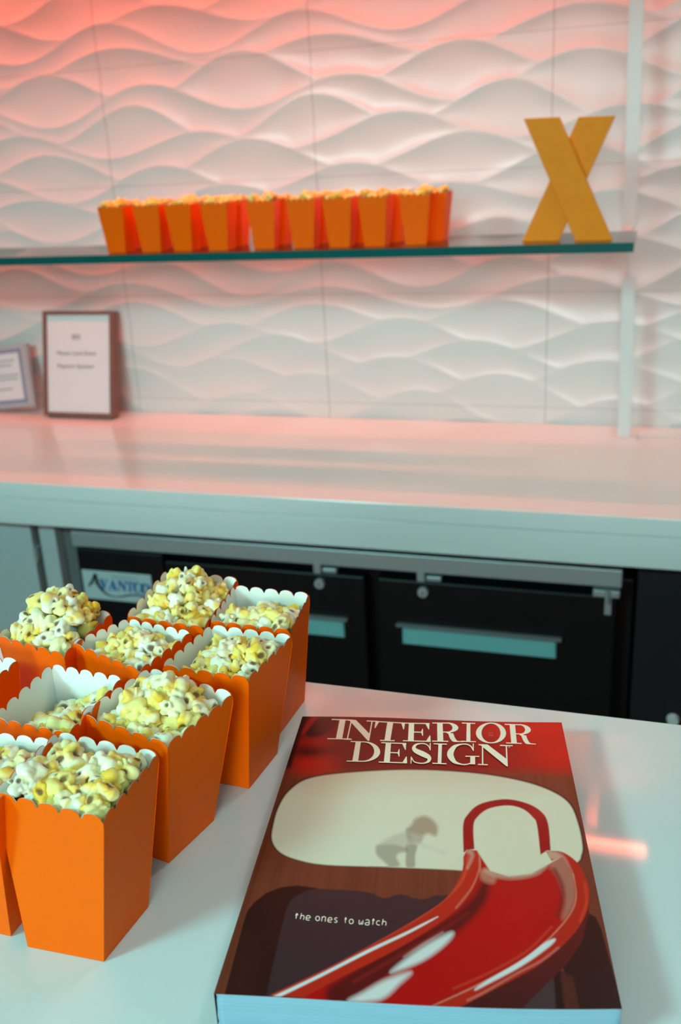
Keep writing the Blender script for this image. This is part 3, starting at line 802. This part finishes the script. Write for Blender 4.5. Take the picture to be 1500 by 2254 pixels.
# the remaining flakes, deeper in the boxes and on the shelf, as one heap
def merge_heap():
    cos, faces, cols, off = [], [], [], 0
    cache = {}
    for me_, mt in stuff:
        if me_.name not in cache:
            n_ = len(me_.vertices); co = np.empty(n_*3); me_.vertices.foreach_get('co', co)
            fi = np.empty(len(me_.polygons)*3, dtype=np.int32); me_.loops.foreach_get('vertex_index', fi)
            cl = np.empty(n_*4, dtype=np.float32); me_.attributes['flake'].data.foreach_get('color', cl)
            cache[me_.name] = (co.reshape(-1, 3), fi.reshape(-1, 3), cl.reshape(-1, 4))
        co, fi, cl = cache[me_.name]; A = np.array(mt)
        cos.append(co@A[:3, :3].T+A[:3, 3]); faces.append(fi+off)
        y_ = rng.rand()*.6
        cols.append(cl*np.array([1, 1-.1*y_, 1-.6*y_, 1])); off += len(co)
    P = np.concatenate(cos); F = np.concatenate(faces); C = np.concatenate(cols)
    me_ = bpy.data.meshes.new('popcorn_heap')
    me_.vertices.add(len(P)); me_.vertices.foreach_set('co', P.astype(np.float32).ravel())
    me_.loops.add(F.size); me_.loops.foreach_set('vertex_index', F.ravel().astype(np.int32))
    me_.polygons.add(len(F)); me_.polygons.foreach_set('loop_start', np.arange(0, F.size, 3, dtype=np.int32))
    me_.polygons.foreach_set('loop_total', np.full(len(F), 3, dtype=np.int32))
    me_.polygons.foreach_set('use_smooth', [True]*len(F))
    me_.update(calc_edges=True)
    a_ = me_.attributes.new('flake', 'FLOAT_COLOR', 'POINT'); a_.data.foreach_set('color', C.astype(np.float32).ravel())
    o = obj('popcorn_heap', me_, M['popcorn'])
    tag(o, 'loose popcorn lying deeper in the orange boxes and filling those on the shelf', 'popcorn', None, 'stuff')
merge_heap()

# ------------------------------------------------------------------ magazine
MT = 0.0250
TLc, TRc, BRc, BLc = [at(x_, y_, z=MT) for x_, y_ in ((666, 1577), (1237, 1590), (1370, 2220), (471, 2187))]
def cover_pt(u_, v_):
    """u left-right, v top-bottom"""
    p = (TLc*(1-u_)[..., None]+TRc*u_[..., None])*(1-v_)[..., None]+(BLc*(1-u_)[..., None]+BRc*u_[..., None])*v_[..., None]
    dn = (BLc-TLc); dn = dn/np.linalg.norm(dn)
    bow = 0.0028*np.sin(np.pi*np.clip(u_, 0, 1)**1.5)*np.clip(v_, 0, 1)**3
    bow2 = -0.0012*np.sin(2*np.pi*u_)*(1-v_)**4
    return p+dn*(bow+bow2)[..., None]
def project(P):
    d_ = P-EYEV; z = d_@_f
    return W/2+FPX*(d_@_r)/z, H/2-FPX*(d_@_u)/z

nu, nv = 500, 620
uu, vv = np.meshgrid(np.linspace(0, 1, nu), np.linspace(0, 1, nv))
CP = cover_pt(uu, vv)
X, Y = project(CP)
S = lambda *c: np.array(srgb(*c)[:3])
img = np.zeros((nv, nu, 3))
prng = np.random.RandomState(2)
def vnoise(fx, fy, seed):
    r_ = np.random.RandomState(seed); g = r_.rand(fy+2, fx+2)
    a_ = uu*fx; b_ = vv*fy; i = a_.astype(int); j = b_.astype(int); fa = a_-i; fb = b_-j
    fa = fa*fa*(3-2*fa); fb = fb*fb*(3-2*fb)
    return (g[j, i]*(1-fa)+g[j, i+1]*fa)*(1-fb)+(g[j+1, i]*(1-fa)+g[j+1, i+1]*fa)*fb
def cover_mask(pts, soft=1.6, smooth=0):
    """soft coverage of a closed outline given in photo pixels"""
    P = np.array(catmull(pts, smooth, True) if smooth else pts, float)
    x0_, y0_ = P.min(0)-soft*3; x1_, y1_ = P.max(0)+soft*3
    out = np.zeros_like(X); sel = (X > x0_) & (X < x1_) & (Y > y0_) & (Y < y1_)
    x_, y_ = X[sel], Y[sel]
    d2 = np.full(x_.shape, 1e12); ins = np.zeros(x_.shape, bool)
    for i in range(len(P)):
        a_, b_ = P[i], P[(i+1) % len(P)]; e = b_-a_
        t_ = np.clip(((x_-a_[0])*e[0]+(y_-a_[1])*e[1])/(e@e+1e-9), 0, 1)
        d2 = np.minimum(d2, (x_-a_[0]-t_*e[0])**2+(y_-a_[1]-t_*e[1])**2)
        c_ = ((a_[1] > y_) != (b_[1] > y_)) & (x_ < (b_[0]-a_[0])*(y_-a_[1])/(b_[1]-a_[1]+1e-12)+a_[0])
        ins ^= c_
    sd = np.sqrt(d2)*np.where(ins, -1, 1)
    out[sel] = np.clip(0.5-sd/(2*soft), 0, 1); return out
def paint(mask, color):
    global img
    img = img*(1-mask[..., None])+color*mask[..., None]
def stroke(P, width, soft=1.6, smooth=8):
    """P: points (x, y) or (x, y, w)"""
    Q = np.array(catmull([tuple(p) if len(p) == 3 else (p[0], p[1], width) for p in P], smooth), float)
    best = np.full_like(X, 1e9)
    for i in range(len(Q)-1):
        a_, b_ = Q[i], Q[i+1]; e = b_[:2]-a_[:2]
        t_ = np.clip(((X-a_[0])*e[0]+(Y-a_[1])*e[1])/(e@e+1e-9), 0, 1)
        dd = np.hypot(X-a_[0]-t_*e[0], Y-a_[1]-t_*e[1])-(a_[2]*(1-t_)+b_[2]*t_)/2
        best = np.minimum(best, dd)
    return np.clip(0.5-best/(2*soft), 0, 1)
def blob(cx, cy, rx, ry, p=2.0): return np.exp(-((np.abs(X-cx)/rx)**p+(np.abs(Y-cy)/ry)**p))
# wood
grain = 0.6*vnoise(70, 3, 1)+0.4*vnoise(160, 6, 2)
wood = S(108, 50, 32)[None, None]*(1-grain[..., None]*.45)+S(140, 74, 50)[None, None]*grain[..., None]*.45
img = wood.copy()
# red upper band
topm = np.clip((1712-Y+12*(vnoise(6, 4, 3)-.5))/26, 0, 1)
red = S(96, 20, 18)[None, None]*np.ones_like(img)
w_ = np.clip((X-900)/330, 0, 1)[..., None]; red = red*(1-w_*.8)+S(200, 22, 10)*w_*.8
paint(topm, red)
paint(0.9*blob(1185, 1605, 130, 30), S(228, 30, 10)); paint(0.8*blob(1235, 1655, 70, 34), S(226, 28, 10))
paint(0.8*blob(690, 1683, 52, 24, 2.6), S(220, 38, 22)); paint(0.8*blob(690, 1633, 40, 14, 2.4), S(180, 26, 18))
paint(0.5*blob(850, 1660, 130, 50), S(112, 22, 18))
paint(0.9*blob(680, 1655, 34, 10), S(80, 16, 16))
paint(cover_mask([(672, 1612), (690, 1592), (712, 1578), (745, 1577), (735, 1600), (710, 1618), (684, 1622)], 4, 6), S(50, 18, 18))
paint(cover_mask([(664, 1614), (676, 1590), (690, 1576), (700, 1577), (686, 1596), (672, 1614)], 2, 5)*.8, S(170, 36, 28))
paint(cover_mask([(658, 1570), (680, 1570), (664, 1604), (640, 1690), (628, 1690)], 4), S(42, 16, 12))
# cream opening
oval = [(597, 1850), (600, 1815), (612, 1775), (637, 1738), (683, 1711), (783, 1698), (917, 1693), (1050, 1701), (1150, 1718), (1217, 1741), (1257, 1770), (1276, 1815), (1285, 1860), (1283, 1882), (1270, 1902), (1200, 1935), (1117, 1931), (1023, 1918), (850, 1910), (717, 1905), (655, 1894), (615, 1877)]
paint(cover_mask([(x_+(2 if x_ > 900 else -1), y_-1) for x_, y_ in oval], 2, 6), S(62, 26, 18))
om = cover_mask([(940+(x_-940)*.993, 1815+(y_-1815)*.985) for x_, y_ in oval], 2, 6)
cream = S(226, 222, 196)[None, None]*np.ones_like(img)
wv_ = np.clip((1760-Y)/60, 0, 1)[..., None]; cream = cream*(1-.5*wv_)+S(206, 186, 160)*.5*wv_
wv_ = blob(760, 1860, 220, 60)[..., None]; cream = cream*(1-.4*wv_)+S(232, 234, 212)*.4*wv_
paint(om, cream)
# figure behind the frosted pane
def zc5(pts): return [(780+x_/6, 1760+y_/6) for x_, y_ in pts]
paint(.62*cover_mask(zc5([(290, 620), (350, 590), (520, 585), (620, 610), (700, 640), (690, 690), (600, 705), (560, 760), (600, 870), (470, 900), (430, 850), (300, 730)]), 4, 5)*om, S(132, 124, 110))
paint(.66*cover_mask(zc5([(690, 600), (830, 600), (805, 740), (800, 885), (690, 885), (685, 720)]), 3, 4)*om, S(130, 120, 108))
paint(.55*cover_mask(zc5([(360, 590), (420, 520), (560, 460), (720, 430), (780, 560), (700, 620), (560, 600)]), 5, 5)*om, S(186, 178, 162))
paint(.55*cover_mask(zc5([(700, 400), (900, 470), (890, 560), (820, 590), (720, 560)]), 4, 5)*om, S(150, 132, 116))
paint(.74*cover_mask(zc5([(690, 400), (760, 330), (800, 260), (920, 215), (1030, 260), (1100, 350), (1100, 440), (1070, 480), (980, 450), (900, 475), (800, 440)]), 5, 5)*om, S(150, 122, 98))
paint(.4*stroke(zc5([(760, 560), (960, 620), (1180, 700)]), 8, 5)*om, S(206, 204, 182))
paint(.6*stroke(zc5([(200, 886), (440, 892)]), 2.2, 1.2), S(120, 112, 98))
# dark lower shapes
paint(cover_mask([(492, 2200), (538, 2024), (545, 2005), (560, 1986), (586, 1966), (619, 1953), (655, 1949), (700, 1955), (700, 2200)], 1.6), S(36, 18, 17))
paint(cover_mask([(470, 2205), (492, 2200), (512, 2120), (540, 2040), (560, 2080), (570, 2200)], 14)*.35, S(66, 30, 24))
paint(cover_mask([(584, 2200), (618, 2050), (631, 1999), (640, 1983), (656, 1970), (675, 1961), (697, 1956), (780, 1960), (810, 1964), (823, 1967), (833, 1973), (845, 1977), (857, 1976), (868, 1970), (883, 1968), (896, 1971), (910, 1977), (930, 1980), (945, 1976), (957, 1971), (985, 1970), (1060, 1970), (1060, 2230)], 1.6), S(52, 40, 46))
# right lower: dark field, brown and black bars
paint(cover_mask([(1296, 2010), (1312, 2018), (1325, 2046), (1376, 2235), (1270, 2235), (1240, 2130)], 1.8), S(34, 17, 17))
paint(cover_mask([(1150, 2150), (1222, 2150), (1232, 2235), (1130, 2235)], 1.6), S(62, 50, 56))
paint(cover_mask([(1218, 2130), (1242, 2140), (1252, 2235), (1226, 2235)], 1.6), S(22, 12, 13))
paint(cover_mask([(1234, 2140), (1262, 2150), (1280, 2235), (1246, 2235)], 3), S(76, 34, 26))
# slide: outer wall, channel, rims
OL = [(1030, 1870), (1021, 1885), (1020, 1905), (1013, 1930), (983, 1977), (917, 2023), (823, 2077), (717, 2133), (593, 2192)]
IL = [(1050, 1872), (1057, 1890), (1057, 1912), (1047, 1945), (1017, 1992), (957, 2039), (863, 2095), (750, 2152), (668, 2196)]
IW = [(1064, 1905), (1078, 1935), (1083, 1975), (1040, 2030), (957, 2085), (850, 2151), (772, 2200)]
RI = [(1227, 1900), (1243, 1930), (1240, 1970), (1227, 2015), (1183, 2077), (1117, 2123), (1023, 2167), (920, 2214)]
RL = [(1240, 1885), (1262, 1930), (1267, 1975), (1250, 2017), (1203, 2070), (1143, 2117), (1050, 2167), (950, 2214)]
RO = [(1203, 1874), (1237, 1875), (1270, 1897), (1289, 1930), (1298, 1963), (1293, 2003), (1273, 2043), (1237, 2083), (1183, 2127), (1103, 2170), (1005, 2222)]
RB = [(1298, 1963), (1297, 2012), (1280, 2077), (1245, 2126), (1200, 2170), (1138, 2232)]
wall_m = cover_mask(RO[4:]+[(1005, 2240), (1138, 2240)]+RB[::-1], 1.8)
wallc = S(92, 22, 20)[None, None]*np.ones_like(img); q_ = np.clip((Y-2080)/140, 0, 1)[..., None]; wallc = wallc*(1-q_)+S(62, 22, 24)*q_
paint(wall_m, wallc)
chan = catmull(IL, 6)+[(668, 2240), (950, 2240)]+catmull(RL, 6)[::-1]+[(1205, 1905), (1170, 1924), (1120, 1930), (1080, 1918)]
chm = cover_mask([tuple(p[:2]) for p in chan], 2.2)
paint(chm, S(188, 10, 8))
paint(chm*np.clip(1.1*blob(1130, 2040, 110, 90), 0, 1)*.5, S(204, 10, 6))
# dark band under the left rim
paint(chm*stroke([(1068, 1950, 22), (1052, 1985, 30), (1005, 2030, 38), (925, 2080, 44), (830, 2135, 50), (745, 2190, 56)], 30, 9), S(92, 16, 16))
paint(chm*stroke([(1030, 2010, 6), (960, 2056, 8), (880, 2104, 8), (780, 2160, 8)], 8, 4)*.5, S(150, 34, 28))
# pinkish glaze on the upper left inner wall
paint(chm*cover_mask([(1057, 1915), (1075, 1916), (1092, 1930), (1086, 1945), (1062, 1938)], 5, 4)*.7, S(196, 140, 116))
# right inner wall glaze
paint(chm*cover_mask([(1195, 1890), (1240, 1880), (1266, 1930), (1268, 1978), (1250, 2018), (1238, 2020), (1243, 1975), (1225, 1925)], 7, 4)*.85, S(176, 120, 100))
paint(chm*stroke([(1222, 1915), (1238, 1950), (1238, 1985), (1228, 2015)], 9, 5)*.7, S(104, 30, 26))
paint(chm*stroke([(1215, 2040, 4), (1165, 2090, 5), (1090, 2135, 5), (1000, 2176, 5)], 5, 2.5)*.6, S(206, 74, 50))
# broad highlights in the channel
paint(chm*cover_mask([(992, 2052), (996, 2062), (968, 2090), (925, 2118), (870, 2139), (863, 2136), (900, 2106), (945, 2076)], 6, 5)*.95, S(222, 232, 230))
paint(chm*stroke([(975, 2052, 2), (930, 2080, 6), (890, 2106, 3)], 5, 3)*.7, S(214, 170, 160))
paint(chm*cover_mask([(905, 2140), (880, 2166), (838, 2200), (768, 2204), (800, 2184), (850, 2156)], 7, 5)*.95, S(222, 232, 230))
# left rim
lr = cover_mask([tuple(p[:2]) for p in catmull(OL, 6)]+[tuple(p[:2]) for p in catmull(IL, 6)[::-1]], 1.6)
paint(lr, S(196, 40, 20))
paint(lr*stroke([(1030, 1885), (1027, 1915), (1005, 1955), (940, 2008), (840, 2066), (720, 2128), (600, 2188)], 5, 3)*.75, S(226, 84, 56))
paint(lr*stroke([(1034, 1874, 12), (1040, 1884, 8), (1030, 1910, 4)], 8, 4)*.8, S(206, 160, 140))
paint(lr*stroke([(1056, 1890), (1055, 1915), (1040, 1953), (1005, 1998)], 4, 2)*.7, S(212, 130, 104))
paint(stroke([(964, 2018, 2), (930, 2036, 5), (891, 2056, 6), (808, 2095, 7), (704, 2148, 7), (600, 2198, 8)], 8, 1.6)*np.maximum(lr, chm), S(224, 232, 230))
# right rim
rr = cover_mask([tuple(p[:2]) for p in catmull(RO, 6)]+[(1005, 2240), (950, 2240)]+[tuple(p[:2]) for p in catmull(RL, 6)[::-1]]+[(1215, 1895)], 1.6)
paint(rr, S(190, 36, 18))
paint(rr*cover_mask([(1196, 1890), (1203, 1874), (1225, 1874), (1245, 1890), (1262, 1930), (1250, 1925), (1225, 1895)], 5, 4)*.9, S(206, 164, 142))
paint(rr*stroke([(1262, 1925), (1268, 1975), (1252, 2016), (1206, 2068), (1146, 2116), (1052, 2168), (955, 2212)], 4, 2)*.8, S(226, 150, 124))
paint(rr*stroke([(1288, 1945), (1292, 1985), (1278, 2028)], 6, 3)*.8, S(222, 66, 34))
paint(rr*cover_mask([(1222, 2066), (1212, 2082), (1150, 2126), (1075, 2166), (1046, 2180), (1060, 2166), (1130, 2122), (1190, 2080)], 2.5, 5), S(222, 230, 228))
paint(np.maximum(rr, wall_m)*stroke([(1230, 2086), (1190, 2116), (1140, 2142), (1070, 2182), (1030, 2202)], 4, 2.5)*.75, S(206, 132, 116))
# channel lip softened into the pane
paint(stroke([(1070, 1916, 8), (1100, 1928, 9), (1140, 1930, 9), (1180, 1922, 8), (1200, 1908, 6)], 8, 5)*.55, S(206, 196, 170))
# hand hoop
arch_o = [(1021, 1876), (1020, 1817), (1030, 1793), (1057, 1770), (1110, 1759), (1157, 1767), (1190, 1785), (1207, 1812), (1213, 1872)]
arch_i = [(1045, 1872), (1043, 1818), (1053, 1797), (1077, 1780), (1117, 1773), (1150, 1780), (1173, 1798), (1183, 1818), (1192, 1898)]
am = cover_mask([tuple(p) for p in catmull(arch_o, 8)]+[tuple(p) for p in catmull(arch_i, 8)[::-1]], 1.6)
am *= 1-np.clip(cover_mask([(1185, 1885), (1205, 1872), (1240, 1874), (1240, 1920), (1190, 1915)], 1.6), 0, 1)
am *= 1-np.clip(cover_mask([(1018, 1884), (1028, 1871), (1045, 1869), (1060, 1880), (1060, 1900), (1018, 1900)], 1.6), 0, 1)
paint(am, S(160, 16, 18)); paint(am*blob(1185, 1790, 24, 16)*.6, S(190, 40, 34))
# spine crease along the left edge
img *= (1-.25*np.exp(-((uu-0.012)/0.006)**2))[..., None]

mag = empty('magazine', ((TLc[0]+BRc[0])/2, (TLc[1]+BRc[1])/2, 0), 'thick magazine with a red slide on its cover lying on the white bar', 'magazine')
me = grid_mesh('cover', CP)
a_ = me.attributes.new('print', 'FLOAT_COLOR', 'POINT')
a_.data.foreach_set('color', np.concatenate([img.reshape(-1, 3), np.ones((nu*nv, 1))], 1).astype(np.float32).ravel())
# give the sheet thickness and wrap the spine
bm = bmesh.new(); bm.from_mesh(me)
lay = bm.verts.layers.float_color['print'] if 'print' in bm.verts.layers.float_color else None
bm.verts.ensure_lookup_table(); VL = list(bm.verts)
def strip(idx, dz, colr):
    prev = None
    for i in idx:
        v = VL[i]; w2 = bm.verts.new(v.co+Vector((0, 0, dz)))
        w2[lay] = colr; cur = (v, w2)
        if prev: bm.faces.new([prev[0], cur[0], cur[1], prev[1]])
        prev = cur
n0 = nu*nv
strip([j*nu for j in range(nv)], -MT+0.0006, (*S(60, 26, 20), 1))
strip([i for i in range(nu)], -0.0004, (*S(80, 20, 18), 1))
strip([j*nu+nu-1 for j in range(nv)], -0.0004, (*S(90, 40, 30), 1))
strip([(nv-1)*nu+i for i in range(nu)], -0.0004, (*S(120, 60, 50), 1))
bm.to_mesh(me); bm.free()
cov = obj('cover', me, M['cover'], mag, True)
for p in me.polygons: p.use_smooth = False
# page block
nb = 60
us = np.linspace(0.006, 0.998, nb); zs_ = np.linspace(0.0006, MT-0.0005, 14)
prn = np.random.RandomState(9)
mb = MB()
def ringpts(z, k_):
    f_ = (MT-z)/MT
    j = prn.uniform(-.0003, .0003)
    pts = []
    for u_ in us: pts.append(cover_pt(np.array(u_), np.array(.9985))+np.array([0.0004*math.sin(37*u_+k_)*f_, -0.0016*f_+j+0.0006*math.sin(9*u_+k_*.7)*f_, 0]))
    for v_ in np.linspace(.998, .002, nb): pts.append(cover_pt(np.array(.998), np.array(v_))+np.array([0.0012*f_+j, 0, 0]))
    for u_ in us[::-1]: pts.append(cover_pt(np.array(u_), np.array(.002)))
    for v_ in np.linspace(.002, .998, nb): pts.append(cover_pt(np.array(.006), np.array(v_)))
    return [np.array([p[0], p[1], z]) for p in pts]
rings = [[mb.bm.verts.new(p) for p in ringpts(z, k_)] for k_, z in enumerate(zs_)]
for a2, b2 in zip(rings[:-1], rings[1:]):
    for i in range(len(a2)): mb.bm.faces.new([a2[i], a2[(i+1) % len(a2)], b2[(i+1) % len(a2)], b2[i]])
mb.bm.faces.new(rings[0][::-1]); mb.bm.faces.new(rings[-1])
build('pages', mb, M['pages'], mag, True)
# cover lettering
def cv(px, py, k_=0): return tuple(at(px, py, z=MT+0.00012+0.000002*k_))
def q3(*pts): return [(700+x_/3, 1570+y_/3) for x_, y_ in pts]
TITLE = [('I', q3((62, 171), (217, 173), (237, 42), (92, 37))), ('N', q3((170, 174), (370, 181), (392, 50), (200, 42))), ('T', q3((362, 181), (556, 185), (577, 62), (382, 51))),
         ('E', q3((562, 184), (746, 189), (739, 65), (572, 62))), ('R', q3((755, 187), (962, 190), (945, 62), (757, 61))), ('I', q3((945, 188), (1045, 191), (1040, 64), (952, 61))),
         ('O', q3((1043, 196), (1245, 200), (1243, 62), (1047, 62))), ('R', q3((1245, 199), (1442, 206), (1424, 75), (1235, 70))),
         ('D', q3((190, 319), (410, 322), (414, 190), (218, 183))), ('E', q3((402, 325), (590, 331), (585, 197), (420, 191))), ('S', q3((605, 332), (757, 336), (757, 197), (612, 194))),
         ('I', q3((758, 333), (850, 337), (853, 201), (765, 198))), ('G', q3((853, 341), (1068, 343), (1066, 200), (856, 198))), ('N', q3((1062, 341), (1290, 349), (1283, 211), (1062, 204)))]
build('title_lettering', letters_mesh(TITLE, cv), M['title'], cov)
mb = MB(); k_ = 0
def zt4(pts, w_=11): return [(630+x_/6, 1990+y_/6, w_/6) for x_, y_ in pts]
def ell(cx, cy, rx, ry): return [(cx+rx*math.cos(a2), cy+ry*math.sin(a2)) for a2 in np.linspace(0, 2*PI, 13)]
TAG = [[(145, 120), (131, 192)], [(126, 152), (146, 124), (156, 150)],
       [(205, 122), (188, 198)], [(194, 166), (215, 150), (238, 160), (231, 206)],
       [(268, 186), (318, 180), (312, 158), (290, 151), (270, 166), (264, 192), (276, 210), (312, 213)],
       ell(418, 190, 26, 29), [(479, 165), (470, 228)], [(476, 182), (500, 165), (522, 178), (516, 232)],
       [(556, 212), (604, 207), (600, 185), (580, 177), (560, 190), (552, 217), (564, 236), (600, 239)],
       [(680, 184), (655, 181), (643, 197), (655, 210), (672, 220), (670, 239), (638, 241)],
       [(791, 174), (782, 249)], [(777, 208), (790, 178), (799, 202)], ell(862, 230, 27, 30),
       [(968, 208), (965, 255), (978, 266), (992, 250), (996, 232)], [(992, 255), (1004, 266), (1014, 255), (1017, 213)],
       [(1052, 210), (1086, 208), (1099, 225), (1094, 272), (1060, 275), (1045, 262), (1056, 246), (1094, 246)],
       [(1156, 193), (1145, 272)], [(1141, 224), (1156, 196), (1167, 220)],
       [(1240, 224), (1212, 221), (1195, 243), (1204, 270), (1238, 278)],
       [(1283, 200), (1270, 276)], [(1276, 242), (1298, 228), (1321, 240), (1318, 284)]]
for s_ in TAG:
    for q in ribbon(zt4(s_), 5 if len(s_) > 2 else 1):
        mb.quads([cv(x_, y_, k_*.2) for x_, y_ in q]); k_ += 1
build('tagline', mb, M['title'], cov)
for s_, px, py in (('MAY', 1081, 1615.5), ('2026', 1081.3, 1620.5)):
    me_ = text_mesh(s_, 1.0)
    o_ = np.array(cv(px, py, 20)); e1 = np.array(cv(px+1, py+.03, 20))-o_; e2 = np.array(cv(px-.1, py-1, 20))-o_
    obj('issue_date', place_text(me_, o_, e1*5.6, e2*5.2), M['tiny'], cov)
me_ = text_mesh('®', 1.0); o_ = np.array(cv(1121.5, 1646, 20)); obj('small_mark', place_text(me_, o_, (np.array(cv(1122.5, 1646, 20))-o_)*7, (np.array(cv(1121.4, 1645, 20))-o_)*6), M['title'], cov)
print('flakes', n_flakes, 'heap', len(stuff))
